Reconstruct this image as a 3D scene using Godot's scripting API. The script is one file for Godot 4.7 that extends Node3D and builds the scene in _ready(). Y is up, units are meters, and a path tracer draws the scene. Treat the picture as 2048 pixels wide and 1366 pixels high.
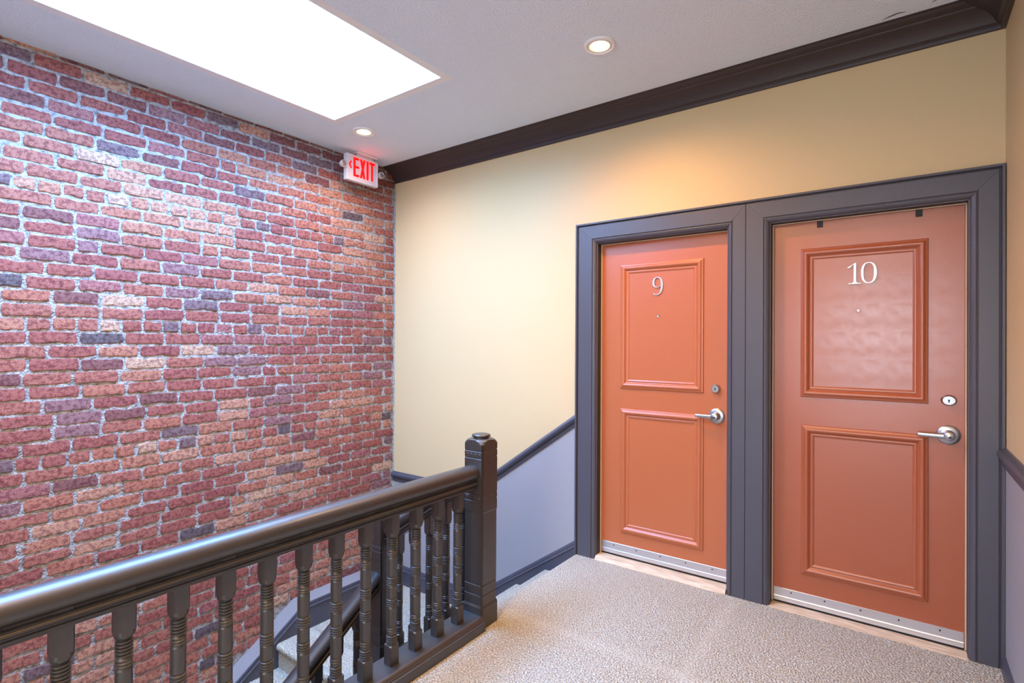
extends Node3D
# Stair-head of an old brick building: brick party wall under a skylight, two orange doors, turned balustrade.
# x runs along the door wall (brick wall at x = -3.63, right wall at x = 0.371), z towards the camera (door wall at z = 0), y up.

const H := 2.945          # ceiling
const XR := 0.371         # right wall
const XB := -3.636        # brick wall
const LY := -0.675        # quarter landing
const EDGE := -1.79       # edge of the upper floor
const ZF := 6.5           # wall behind the camera

var M := {}
var rng := RandomNumberGenerator.new()


# ---------------------------------------------------------------- mesh builder
class MB:
	var v := PackedVector3Array()
	var n := PackedVector3Array()
	var c := PackedColorArray()
	var xf := Transform3D()
	var col := Color.WHITE

	func tri(a: Vector3, b: Vector3, d: Vector3, na: Vector3, nb: Vector3, nd: Vector3) -> void:
		var g := (b - a).cross(d - a)
		if g.length_squared() < 1e-16:
			return
		if g.dot(na + nb + nd) > 0.0:
			var t := b
			b = d
			d = t
			t = nb
			nb = nd
			nd = t
		v.append_array([xf * a, xf * b, xf * d])
		n.append_array([(xf.basis * na).normalized(), (xf.basis * nb).normalized(), (xf.basis * nd).normalized()])
		c.append_array([col, col, col])

	func quad(a: Vector3, b: Vector3, d: Vector3, e: Vector3, nn: Vector3) -> void:
		tri(a, b, d, nn, nn, nn)
		tri(a, d, e, nn, nn, nn)

	func quad4(a: Vector3, b: Vector3, d: Vector3, e: Vector3, na: Vector3, nb: Vector3, nd: Vector3, ne: Vector3) -> void:
		tri(a, b, d, na, nb, nd)
		tri(a, d, e, na, nd, ne)

	func box(lo: Vector3, hi: Vector3, bev := 0.0) -> void:
		var m := (lo + hi) / 2.0
		var h := (hi - lo) / 2.0
		bev = minf(bev, minf(h.x, minf(h.y, h.z)) * 0.9)
		for ax in 3:
			var bx := (ax + 1) % 3
			var cx := (ax + 2) % 3
			for s in [-1.0, 1.0]:
				var p := []
				for q in [[-1, -1], [1, -1], [1, 1], [-1, 1]]:
					var o := Vector3()
					o[ax] = s * h[ax]
					o[bx] = q[0] * (h[bx] - bev)
					o[cx] = q[1] * (h[cx] - bev)
					p.append(m + o)
				var nn := Vector3()
				nn[ax] = s
				quad(p[0], p[1], p[2], p[3], nn)
			if bev > 0.0:
				for s in [-1.0, 1.0]:
					for t in [-1.0, 1.0]:
						var p := []
						for w in [[0, -1.0], [0, 1.0], [1, 1.0], [1, -1.0]]:
							var o := Vector3()
							o[ax] = w[1] * (h[ax] - bev)
							o[bx] = s * (h[bx] - (bev if w[0] == 1 else 0.0))
							o[cx] = t * (h[cx] - (bev if w[0] == 0 else 0.0))
							p.append(m + o)
						var nn := Vector3()
						nn[bx] = s
						nn[cx] = t
						quad(p[0], p[1], p[2], p[3], nn.normalized())
		if bev > 0.0:
			for sx in [-1.0, 1.0]:
				for sy in [-1.0, 1.0]:
					for sz in [-1.0, 1.0]:
						var k := Vector3(sx, sy, sz)
						var e := h - Vector3.ONE * bev
						tri(m + k * Vector3(h.x, e.y, e.z), m + k * Vector3(e.x, h.y, e.z), m + k * Vector3(e.x, e.y, h.z), k, k, k)

	# a closed profile in (U, V) swept from a to b; ma, mb: how far the ends run on per unit of u, v (mitres)
	func sweep(prof: PackedVector2Array, a: Vector3, b: Vector3, uu: Vector3, vv: Vector3, ma := Vector2.ZERO, mb := Vector2.ZERO, limit := 40.0, caps := true) -> void:
		var dd := (b - a).normalized()
		var count := prof.size()
		var area := 0.0
		for i in count:
			area += prof[i].cross(prof[(i + 1) % count])
		var en := []
		for i in count:
			var e := prof[(i + 1) % count] - prof[i]
			en.append((Vector2(e.y, -e.x) * signf(area)).normalized())
		var cosl := cos(deg_to_rad(limit))
		for i in count:
			var j := (i + 1) % count
			var p: Vector2 = prof[i]
			var q: Vector2 = prof[j]
			if p.distance_squared_to(q) < 1e-12:
				continue
			var ep: Vector2 = en[(i + count - 1) % count]
			var eq: Vector2 = en[j]
			var e: Vector2 = en[i]
			var le := p.distance_squared_to(q)
			var lp := prof[(i + count - 1) % count].distance_squared_to(p)
			var lq := q.distance_squared_to(prof[(j + 1) % count])
			var np2: Vector2 = (e * le + ep * lp) / (le + lp) if e.dot(ep) > cosl else e
			var nq2: Vector2 = (e * le + eq * lq) / (le + lq) if e.dot(eq) > cosl else e
			var np3 := (uu * np2.x + vv * np2.y).normalized()
			var nq3 := (uu * nq2.x + vv * nq2.y).normalized()
			var p0 := a + uu * p.x + vv * p.y
			var q0 := a + uu * q.x + vv * q.y
			var p1 := b + uu * p.x + vv * p.y + dd * mb.dot(p)
			var q1 := b + uu * q.x + vv * q.y + dd * mb.dot(q)
			p0 += dd * ma.dot(p)
			q0 += dd * ma.dot(q)
			quad4(p0, q0, q1, p1, np3, nq3, nq3, np3)
		if caps:
			var idx := Geometry2D.triangulate_polygon(prof)
			for t in range(0, idx.size(), 3):
				for side in 2:
					var o := a if side == 0 else b
					var mm := ma if side == 0 else mb
					var w := []
					for k in 3:
						var p: Vector2 = prof[idx[t + k]]
						w.append(o + uu * p.x + vv * p.y + dd * mm.dot(p))
					var nn := -dd if side == 0 else dd
					tri(w[0], w[1], w[2], nn, nn, nn)

	# a turned and squared post: levels of [y, half side of the square, radius it is turned down to]
	func post(levels: Array, seg := 32) -> void:
		for i in levels.size() - 1:
			var lo: Array = levels[i]
			var hi: Array = levels[i + 1]
			if lo[0] == hi[0] and lo[1] == hi[1] and lo[2] == hi[2]:
				continue
			for k in seg:
				var t0 := TAU * (k + 0.5) / seg
				var t1 := TAU * (k + 1.5) / seg
				var tm := (t0 + t1) / 2.0
				var pts := []
				var sq := true
				for w in [[lo, t0], [lo, t1], [hi, t1], [hi, t0]]:
					var l: Array = w[0]
					var t: float = w[1]
					var lim: float = l[1] / maxf(absf(cos(t)), absf(sin(t)))
					var r: float = minf(lim, l[2])
					if lim > l[2] + 1e-6:
						sq = false
					pts.append(Vector3(cos(t) * r, l[0], sin(t) * r))
				if sq and lo[0] != hi[0]:
					var nn := Vector3(signf(cos(tm)), 0, 0) if absf(cos(tm)) > absf(sin(tm)) else Vector3(0, 0, signf(sin(tm)))
					nn = (nn * (hi[0] - lo[0]) + Vector3(0, lo[1] - hi[1], 0)).normalized()
					quad(pts[0], pts[1], pts[2], pts[3], nn)
				else:
					var dr: float = Vector2(pts[3].x, pts[3].z).length() - Vector2(pts[0].x, pts[0].z).length()
					var dy: float = hi[0] - lo[0]
					if absf(dy) < 1e-6:
						var up := Vector3(0, 1.0 if dr < 0.0 else -1.0, 0)
						quad(pts[0], pts[1], pts[2], pts[3], up)
					else:
						var n0 := Vector3(cos(t0) * dy, -dr, sin(t0) * dy).normalized()
						var n1 := Vector3(cos(t1) * dy, -dr, sin(t1) * dy).normalized()
						quad4(pts[0], pts[1], pts[2], pts[3], n0, n1, n1, n0)
		for end in 2:
			var l: Array = levels[0] if end == 0 else levels[-1]
			var up := Vector3(0, -1 if end == 0 else 1, 0)
			for k in seg:
				var t0 := TAU * (k + 0.5) / seg
				var t1 := TAU * (k + 1.5) / seg
				var r0: float = minf(l[1] / maxf(absf(cos(t0)), absf(sin(t0))), l[2])
				var r1: float = minf(l[1] / maxf(absf(cos(t1)), absf(sin(t1))), l[2])
				tri(Vector3(0, l[0], 0), Vector3(cos(t0) * r0, l[0], sin(t0) * r0), Vector3(cos(t1) * r1, l[0], sin(t1) * r1), up, up, up)

	# a profile of (radius, height) turned about the y axis; normals smooth along the curve below the limit
	func lathe(prof: Array, seg := 32, limit := 45.0) -> void:
		var en := []
		for i in prof.size() - 1:
			var e: Vector2 = prof[i + 1] - prof[i]
			en.append(Vector2(e.y, -e.x).normalized())
		var cosl := cos(deg_to_rad(limit))
		for i in en.size():
			var e: Vector2 = en[i]
			var a2: Vector2 = e + en[i - 1] if i > 0 and e.dot(en[i - 1]) > cosl else e
			var b2: Vector2 = e + en[i + 1] if i + 1 < en.size() and e.dot(en[i + 1]) > cosl else e
			a2 = a2.normalized()
			b2 = b2.normalized()
			for k in seg:
				var d0 := Vector3(cos(TAU * k / seg), 0, sin(TAU * k / seg))
				var d1 := Vector3(cos(TAU * (k + 1) / seg), 0, sin(TAU * (k + 1) / seg))
				var p: Vector2 = prof[i]
				var q: Vector2 = prof[i + 1]
				var up := Vector3.UP
				quad4(d0 * p.x + up * p.y, d1 * p.x + up * p.y, d1 * q.x + up * q.y, d0 * q.x + up * q.y, d0 * a2.x + up * a2.y, d1 * a2.x + up * a2.y, d1 * b2.x + up * b2.y, d0 * b2.x + up * b2.y)

	func mesh(colors := false) -> ArrayMesh:
		var arr := []
		arr.resize(Mesh.ARRAY_MAX)
		arr[Mesh.ARRAY_VERTEX] = v
		arr[Mesh.ARRAY_NORMAL] = n
		if colors:
			arr[Mesh.ARRAY_COLOR] = c
		var m := ArrayMesh.new()
		m.add_surface_from_arrays(Mesh.PRIMITIVE_TRIANGLES, arr)
		return m


# ---------------------------------------------------------------- naming
func obj(called: String, mb: MB, m: Material, parent: Node = self, colors := false) -> MeshInstance3D:
	return inst(called, mb.mesh(colors), m, parent)


func inst(called: String, mesh: Mesh, m: Material, parent: Node = self) -> MeshInstance3D:
	var o := MeshInstance3D.new()
	o.name = numbered(called, parent)
	o.mesh = mesh
	o.material_override = m
	parent.add_child(o, true)
	return o


func numbered(called: String, parent: Node) -> String:
	if not parent.has_node(NodePath(called)):
		return called
	var key := "count_" + called
	var k: int = parent.get_meta(key, 0) + 1
	parent.set_meta(key, k)
	return "%s_%03d" % [called, k]


func tag(o: Node, label: String, category := "", group := "", kind := "") -> void:
	o.set_meta("label", label)
	if category:
		o.set_meta("category", category)
	if group:
		o.set_meta("group", group)
	if kind:
		o.set_meta("kind", kind)


func thing(called: String, label: String, category: String, at := Vector3.ZERO, group := "", kind := "") -> Node3D:
	var o := Node3D.new()
	o.name = numbered(called, self)
	add_child(o, true)
	o.position = at
	tag(o, label, category, group, kind)
	return o


# ---------------------------------------------------------------- materials
func noise_tex(freq: float, size: int, lo: Color, hi: Color, octaves := 3, normal := false, strength := 4.0, sd := 1, stops: Array = []) -> NoiseTexture2D:
	var fn := FastNoiseLite.new()
	fn.noise_type = FastNoiseLite.TYPE_SIMPLEX_SMOOTH
	fn.frequency = freq
	fn.fractal_octaves = octaves
	fn.seed = sd
	var t := NoiseTexture2D.new()
	t.width = size
	t.height = size
	t.seamless = true
	t.noise = fn
	if normal:
		t.as_normal_map = true
		t.bump_strength = strength
	else:
		var g := Gradient.new()
		g.set_color(0, lo)
		g.set_color(1, hi)
		for s in stops:
			g.add_point(s[0], s[1])
		t.color_ramp = g
	return t


func paint(c: Color, rough: float, bump: Texture2D = null, amount := 0.3, scale := 2.0, spec := 0.5) -> StandardMaterial3D:
	var m := StandardMaterial3D.new()
	m.albedo_color = c
	m.roughness = rough
	m.metallic_specular = spec
	m.uv1_triplanar = true
	m.uv1_world_triplanar = true
	m.uv1_scale = Vector3.ONE * scale
	if bump:
		m.normal_enabled = true
		m.normal_texture = bump
		m.normal_scale = amount
	return m


func glow(c: Color, e: float) -> StandardMaterial3D:
	var m := StandardMaterial3D.new()
	m.albedo_color = Color(0.9, 0.9, 0.9)
	m.emission_enabled = true
	m.emission = c
	m.emission_energy_multiplier = e
	return m


func c8(r: int, g: int, b: int) -> Color:
	return Color8(r, g, b)


func materials() -> void:
	var fine := noise_tex(0.09, 512, Color.BLACK, Color.WHITE, 3, true, 3.0, 3)
	var peel := noise_tex(0.03, 512, Color.BLACK, Color.WHITE, 2, true, 4.0, 5)
	var stipple := noise_tex(0.06, 512, Color.BLACK, Color.WHITE, 4, true, 8.0, 7)
	var pile_n := noise_tex(0.14, 1024, Color.BLACK, Color.WHITE, 2, true, 9.0, 9)
	M.wall = paint(c8(210, 184, 138), 0.55, peel, 0.06, 3.0, 0.4)
	M.dado = paint(c8(156, 154, 154), 0.5, peel, 0.06, 3.0, 0.4)
	M.ceiling = paint(c8(226, 238, 250), 0.9, stipple, 0.55, 2.4, 0.3)
	M.casing = paint(c8(78, 77, 84), 0.42, fine, 0.12, 3.0)
	M.crown = paint(c8(58, 46, 45), 0.5, fine, 0.15, 3.0)
	M.trim = paint(c8(72, 72, 82), 0.38, fine, 0.12, 3.0)
	M.rail = paint(c8(34, 30, 25), 0.52, fine, 0.10, 4.0, 0.75)
	M.rail.clearcoat_enabled = true
	M.rail.clearcoat = 0.5
	M.rail.clearcoat_roughness = 0.3
	M.reveal = paint(c8(52, 46, 44), 0.6)
	M.door = paint(c8(184, 103, 63), 0.34, peel, 0.06, 7.0, 0.55)
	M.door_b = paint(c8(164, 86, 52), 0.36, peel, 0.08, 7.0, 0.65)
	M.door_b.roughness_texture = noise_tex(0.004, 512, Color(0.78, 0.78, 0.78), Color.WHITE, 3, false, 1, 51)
	M.strip = paint(c8(205, 180, 150), 0.6)
	M.wood = paint(c8(244, 222, 192), 0.45)
	M.wood.albedo_texture = noise_tex(0.02, 512, c8(190, 178, 160), Color.WHITE, 4, false, 1, 17)
	M.wood.uv1_scale = Vector3(0.6, 6, 6)
	M.rubber = paint(c8(24, 24, 26), 0.8)
	M.ledge = paint(c8(138, 133, 132), 0.7, stipple, 0.3, 3.0)
	M.white = paint(c8(236, 236, 236), 0.6)
	M.steel = paint(c8(182, 183, 188), 0.34, fine, 0.05, 3.0)
	M.steel.metallic = 1.0
	M.number = paint(c8(198, 198, 200), 0.36)
	M.number.metallic = 0.6
	M.brushed = paint(c8(214, 216, 220), 0.36)
	M.brushed.metallic = 0.85
	M.brushed.normal_enabled = true
	M.brushed.normal_texture = fine
	M.brushed.normal_scale = 0.2
	M.brushed.uv1_scale = Vector3(0.5, 14, 14)
	M.dark = paint(c8(30, 28, 28), 0.5)
	M.black = paint(c8(28, 28, 30), 0.6)
	M.plastic = paint(c8(214, 215, 220), 0.45)
	M.carpet = paint(Color.WHITE, 1.0, pile_n, 0.9, 0.6, 0.2)
	M.carpet.albedo_texture = noise_tex(0.15, 1024, c8(138, 132, 118), c8(236, 230, 212), 2, false, 1, 21, [[0.40, c8(182, 176, 160)], [0.62, c8(206, 200, 182)]])
	M.carpet.heightmap_enabled = false
	M.glass = glow(Color(0.86, 0.93, 1.0), 3.0)
	# bricks: one grain for all, tinted by each brick's own colour
	var grain := noise_tex(0.035, 1024, c8(170, 160, 156), Color.WHITE, 5, false, 1, 31, [[0.5, c8(230, 224, 220)]])
	var pits := noise_tex(0.05, 1024, Color.BLACK, Color.WHITE, 5, true, 10.0, 33)
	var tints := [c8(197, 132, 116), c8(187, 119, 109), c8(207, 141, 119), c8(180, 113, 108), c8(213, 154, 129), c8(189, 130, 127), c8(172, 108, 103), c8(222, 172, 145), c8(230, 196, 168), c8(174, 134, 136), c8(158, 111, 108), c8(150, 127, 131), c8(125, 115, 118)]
	M.brick = []
	M.tint = tints
	for t in tints:
		var b := paint(t, 0.85, pits, 0.9, 3.0, 0.35)
		b.albedo_texture = grain
		M.brick.append(b)
	var blotch := noise_tex(0.011, 1024, c8(168, 150, 160), Color.WHITE, 4, false, 1, 41, [[0.36, c8(214, 196, 200)], [0.52, c8(246, 240, 236)]])
	M.brick_far = paint(Color.WHITE, 0.85, pits, 0.9, 3.0, 0.35)
	M.brick_far.albedo_texture = grain
	M.brick_far.vertex_color_use_as_albedo = true
	for b in M.brick + [M.brick_far]:
		b.detail_enabled = true
		b.detail_blend_mode = BaseMaterial3D.BLEND_MODE_MUL
		b.detail_albedo = blotch
	M.mortar = paint(c8(200, 198, 196), 0.95, pits, 1.0, 4.0, 0.2)
	M.mortar.albedo_texture = noise_tex(0.02, 1024, c8(110, 106, 104), Color.WHITE, 5, false, 1, 37, [[0.38, c8(205, 203, 200)]])
	M.mortar.uv1_scale = Vector3.ONE * 1.3


# ---------------------------------------------------------------- camera and light
func view_and_light() -> void:
	var f := 1064.947
	var a := 0.6317841
	var p := 0.0043364
	var roll := 0.0054568
	var fw := Vector3(-sin(a) * cos(p), sin(p), -cos(a) * cos(p))
	var rt := Vector3(cos(a), 0, -sin(a))
	var up := rt.cross(fw)
	var cam := Camera3D.new()
	cam.name = "camera"
	add_child(cam)
	cam.transform = Transform3D(Basis(rt * cos(roll) + up * sin(roll), up * cos(roll) - rt * sin(roll), -fw), Vector3(0, 1.42, 3.195))
	cam.keep_aspect = Camera3D.KEEP_HEIGHT
	cam.fov = rad_to_deg(2.0 * atan(683.0 / f))
	cam.near = 0.05
	cam.far = 60.0
	cam.current = true

	var we := WorldEnvironment.new()
	we.name = "world"
	var e := Environment.new()
	e.tonemap_mode = Environment.TONE_MAPPER_LINEAR
	e.tonemap_exposure = 1.18
	e.background_mode = Environment.BG_SKY
	var sky := Sky.new()
	var sm := ProceduralSkyMaterial.new()
	sm.sky_top_color = Color(0.62, 0.76, 0.95)
	sm.sky_horizon_color = Color(0.85, 0.9, 0.95)
	sm.ground_bottom_color = Color(0.4, 0.4, 0.4)
	sm.ground_horizon_color = Color(0.7, 0.72, 0.74)
	sky.sky_material = sm
	e.sky = sky
	e.sdfgi_enabled = true
	e.ssao_enabled = true
	e.ssil_enabled = true
	we.environment = e
	add_child(we)

	# daylight falling through the skylight's frosted glazing
	area("skylight_daylight", Vector3(-2.635, H + 0.53, 2.2), Vector3(-90, 0, 0), Vector2(0.96, 2.4), Color(0.49, 0.72, 1.0), 28.0)
	# daylight from the window at the end of the hall, behind the camera
	area("hall_window_daylight", Vector3(-0.35, 1.55, ZF - 0.06), Vector3(0, 0, 0), Vector2(1.1, 1.5), Color(0.84, 0.92, 1.0), 7.5)


func area(called: String, at: Vector3, turn: Vector3, size: Vector2, c: Color, e: float) -> void:
	var l := AreaLight3D.new()
	l.name = called
	l.area_size = size
	l.light_color = c
	l.light_energy = e
	l.area_range = 20.0
	l.area_attenuation = 2.0
	l.shadow_enabled = true
	add_child(l)
	l.position = at
	l.rotation_degrees = turn


# ---------------------------------------------------------------- the room
func room() -> void:
	# floor of the hall, with the rounded carpet edge over the stairs
	var mb := MB.new()
	mb.sweep(nosing_prof(0.0, XR - EDGE, 0.32), Vector3(EDGE, 0, 0), Vector3(EDGE, 0, 1.15), Vector3.RIGHT, Vector3.UP)
	mb.box(Vector3(EDGE + 0.005, -0.32, 1.15), Vector3(XR, 0, ZF))
	mb.box(Vector3(-1.70, -0.32, -0.25), Vector3(XR, -0.0005, 0))
	var fl := obj("floor", mb, M.carpet)
	tag(fl, "speckled beige and grey carpet on the upper hall floor in front of the doors", "floor", "", "structure")

	# ceiling with the skylight opening
	mb = MB.new()
	var sx0 := -3.133
	var sx1 := -2.137
	var sz0 := 0.983
	var sz1 := 3.45
	mb.box(Vector3(-4.0, H, -0.3), Vector3(0.7, H + 0.12, sz0 - 0.05))
	mb.box(Vector3(-4.0, H, sz1 + 0.05), Vector3(0.7, H + 0.12, ZF + 0.3))
	mb.box(Vector3(-4.0, H, sz0 - 0.05), Vector3(sx0 - 0.05, H + 0.12, sz1 + 0.05))
	mb.box(Vector3(sx1 + 0.05, H, sz0 - 0.05), Vector3(0.7, H + 0.12, sz1 + 0.05))
	var ce := obj("ceiling", mb, M.ceiling)
	tag(ce, "pale stippled ceiling with a rectangular skylight opening and recessed lamps", "ceiling", "", "structure")
	for cr in [[Vector2(-0.075, 0.168), Vector2(0.012, 0.185)], [Vector2(0.105, 0.2), Vector2(0.17, 0.215)]]:
		mb = MB.new()
		var a: Vector2 = cr[0]
		var b: Vector2 = cr[1]
		var pts := PackedVector2Array()
		var back := PackedVector2Array()
		for i in 9:
			var t := i / 8.0
			var q := a.lerp(b, t) + Vector2(0, 0.012 * sin(t * 3.1) + rng.randf_range(-0.002, 0.002))
			var w := 0.0035 * sin(PI * clampf(t, 0.03, 0.97)) + 0.0006
			pts.append(q + Vector2(0, w))
			back.insert(0, q - Vector2(0, w))
		pts.append_array(back)
		mb.sweep(pts, Vector3(0, H - 0.0012, 0), Vector3(0, H + 0.002, 0), Vector3.RIGHT, Vector3.BACK)
		obj("paint_crack", mb, M.reveal, ce)

	# skylight: white shaft, frame and frosted glazing
	var sk := thing("window_1", "long white skylight shaft with frosted glazing in the ceiling beside the brick wall", "skylight", Vector3.ZERO, "", "structure")
	for w in [[Vector3(sx0 - 0.05, H, sz0 - 0.05), Vector3(sx0, H + 0.6, sz1 + 0.05)], [Vector3(sx1, H, sz0 - 0.05), Vector3(sx1 + 0.05, H + 0.6, sz1 + 0.05)], [Vector3(sx0, H, sz0 - 0.05), Vector3(sx1, H + 0.6, sz0)], [Vector3(sx0, H, sz1), Vector3(sx1, H + 0.6, sz1 + 0.05)]]:
		mb = MB.new()
		mb.box(w[0], w[1])
		obj("shaft_wall", mb, M.white, sk)
	mb = MB.new()
	mb.box(Vector3(sx0, H + 0.545, sz0), Vector3(sx1, H + 0.56, sz1))
	obj("frosted_pane", mb, M.glass, sk)

	# door wall with two openings
	mb = MB.new()
	mb.box(Vector3(-4.0, -3.2, -0.25), Vector3(-1.66, H, 0))
	mb.box(Vector3(-1.66, 2.11, -0.25), Vector3(XR + 0.1, H, 0))
	mb.box(Vector3(-0.785, -0.35, -0.25), Vector3(-0.60, 2.11, 0))
	mb.box(Vector3(0.268, -0.35, -0.25), Vector3(XR + 0.1, 2.11, 0))
	mb.box(Vector3(-1.66, -0.35, -0.25), Vector3(0.3, 2.11, -0.13))
	var wb := obj("wall_back", mb, M.wall)
	tag(wb, "cream yellow wall holding the two orange doors, grey below the chair rail", "wall", "", "structure")
	mb = MB.new()
	mb.sweep(PackedVector2Array([Vector2(-3.63, -0.7), Vector2(-2.5, -0.7), Vector2(-1.78, -0.1), Vector2(-1.78, 0.92), Vector2(-2.70, 0.24), Vector2(-3.63, 0.24)]), Vector3(0, 0, -0.001), Vector3(0, 0, 0.002), Vector3.RIGHT, Vector3.UP)
	var d1 := obj("painted_dado", mb, M.dado, wb)
	d1.set_meta("label", "light grey lower wall below the sloping chair rail")

	# right wall
	mb = MB.new()
	mb.box(Vector3(XR, -0.35, -0.25), Vector3(XR + 0.15, H, ZF + 0.2))
	var wr := obj("wall_right", mb, M.wall)
	tag(wr, "cream side wall at the right edge, grey below its chair rail", "wall", "", "structure")
	mb = MB.new()
	mb.box(Vector3(XR - 0.002, 0, 0.0), Vector3(XR + 0.001, 0.9, ZF))
	var d2 := obj("painted_dado", mb, M.dado, wr)
	d2.set_meta("label", "light grey lower wall below the chair rail")

	# wall behind the camera with the hall window, and the walls of the stair well below
	mb = MB.new()
	mb.box(Vector3(-4.0, -3.2, ZF), Vector3(-0.95, H, ZF + 0.2))
	mb.box(Vector3(0.25, -0.35, ZF), Vector3(XR + 0.15, H, ZF + 0.2))
	mb.box(Vector3(-0.95, -0.35, ZF), Vector3(0.25, 0.75, ZF + 0.2))
	mb.box(Vector3(-0.95, 2.35, ZF), Vector3(0.25, H, ZF + 0.2))
	var wf := obj("wall_front", mb, M.wall)
	tag(wf, "plain cream wall with a window at the near end of the hall", "wall", "", "structure")
	var wn := thing("window_2", "white framed hall window at the near end of the corridor", "window", Vector3.ZERO, "", "structure")
	mb = MB.new()
	for w in [[-0.95, -0.90, 0.75, 2.35], [0.20, 0.25, 0.75, 2.35], [-0.90, 0.20, 0.75, 0.80], [-0.90, 0.20, 2.30, 2.35]]:
		mb.box(Vector3(w[0], w[2], ZF - 0.01), Vector3(w[1], w[3], ZF + 0.06), 0.004)
	obj("window_frame", mb, M.white, wn)
	mb = MB.new()
	mb.box(Vector3(-0.9, 0.8, ZF + 0.02), Vector3(0.2, 2.3, ZF + 0.03))
	obj("pane", mb, M.glass, wn)
	mb = MB.new()
	mb.box(Vector3(EDGE + 0.004, -3.2, 1.16), Vector3(EDGE + 0.15, -0.32, ZF))
	mb.box(Vector3(EDGE + 0.004, -3.2, 0), Vector3(EDGE + 0.15, -0.32, 1.16))
	var ww := obj("wall_stairwell", mb, M.dado)
	tag(ww, "grey wall under the hall floor, along the stairwell", "wall", "", "structure")
	mb = MB.new()
	mb.box(Vector3(-4.0, -3.3, -0.25), Vector3(EDGE + 0.1, -3.1, ZF + 0.2))
	var lf := obj("floor_lower", mb, M.carpet)
	tag(lf, "carpeted floor of the storey below the stairwell", "floor", "", "structure")


func nosing_prof(lip: float, length: float, depth: float) -> PackedVector2Array:
	# u to the right from the edge, v up; the edge rolls over with a soft nosing
	var p := PackedVector2Array()
	p.append(Vector2(length, 0))
	for i in 9:
		var t := PI / 2.0 + i * PI / 8.0
		p.append(Vector2(0.024 - lip + 0.026 * cos(t), -0.026 + 0.026 * sin(t)))
	p.append(Vector2(0.018, -0.066))
	p.append(Vector2(0.018, -depth))
	p.append(Vector2(length, -depth))
	return p


# ---------------------------------------------------------------- brick wall
func brick_mesh(length: float, tall: float) -> ArrayMesh:
	# lies along z, faces +x, front face at x = 0; chipped, uneven arrises
	var mb := MB.new()
	var hl := length / 2.0
	var hh := tall / 2.0
	var outer := []
	var inner := []
	var us := [-1.0, -0.93, -0.4, 0.1, 0.55, 0.94, 1.0]
	var ring := []
	for u in us.slice(1, 6):
		ring.append(Vector2(u * hl, hh))
	ring.append(Vector2(hl, hh * 0.45))
	ring.append(Vector2(hl, -hh * 0.4))
	var low: Array = us.slice(1, 6)
	low.reverse()
	for u in low:
		ring.append(Vector2(u * hl, -hh))
	ring.append(Vector2(-hl, -hh * 0.4))
	ring.append(Vector2(-hl, hh * 0.45))
	for p in ring:
		var j := Vector2(rng.randf_range(-0.003, 0.0015), rng.randf_range(-0.0028, 0.0015))
		var q: Vector2 = p + Vector2(signf(p.x) * j.x, signf(p.y) * j.y)
		if rng.randf() < 0.08:
			q -= Vector2(signf(p.x) * 0.006, signf(p.y) * 0.007)
		outer.append(q)
		inner.append(Vector3(rng.randf_range(-0.0025, 0.0005), q.y - signf(q.y) * rng.randf_range(0.002, 0.0055), q.x - signf(q.x) * rng.randf_range(0.002, 0.005)))
	var k := ring.size()
	var mid := Vector3(rng.randf_range(-0.001, 0.002), rng.randf_range(-0.004, 0.004), rng.randf_range(-0.02, 0.02))
	for i in k:
		var j := (i + 1) % k
		var oa: Vector2 = outer[i]
		var ob: Vector2 = outer[j]
		var a := Vector3(-0.006, oa.y, oa.x)
		var b := Vector3(-0.006, ob.y, ob.x)
		var rim := Vector3(1.3, (oa.y + ob.y) / (2.0 * hh), (oa.x + ob.x) / (2.0 * hl)).normalized()
		mb.quad4(a, b, inner[j], inner[i], rim, rim, Vector3(1, 0.1 * rim.y, 0.1 * rim.z), Vector3(1, 0.1 * rim.y, 0.1 * rim.z))
		mb.tri(inner[i], inner[j], mid, Vector3(1, 0.1 * rim.y, 0.1 * rim.z), Vector3(1, 0.1 * rim.y, 0.1 * rim.z), Vector3.RIGHT)
		var side := Vector3(0, rim.y, rim.z).normalized()
		mb.quad(a, b, b + Vector3(-0.03, 0, 0), a + Vector3(-0.03, 0, 0), side)
	return mb.mesh()


func ledge_y(z: float) -> float:
	return -0.486 if z < 0.95 else -0.486 - 0.66 * (z - 0.95)


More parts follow.
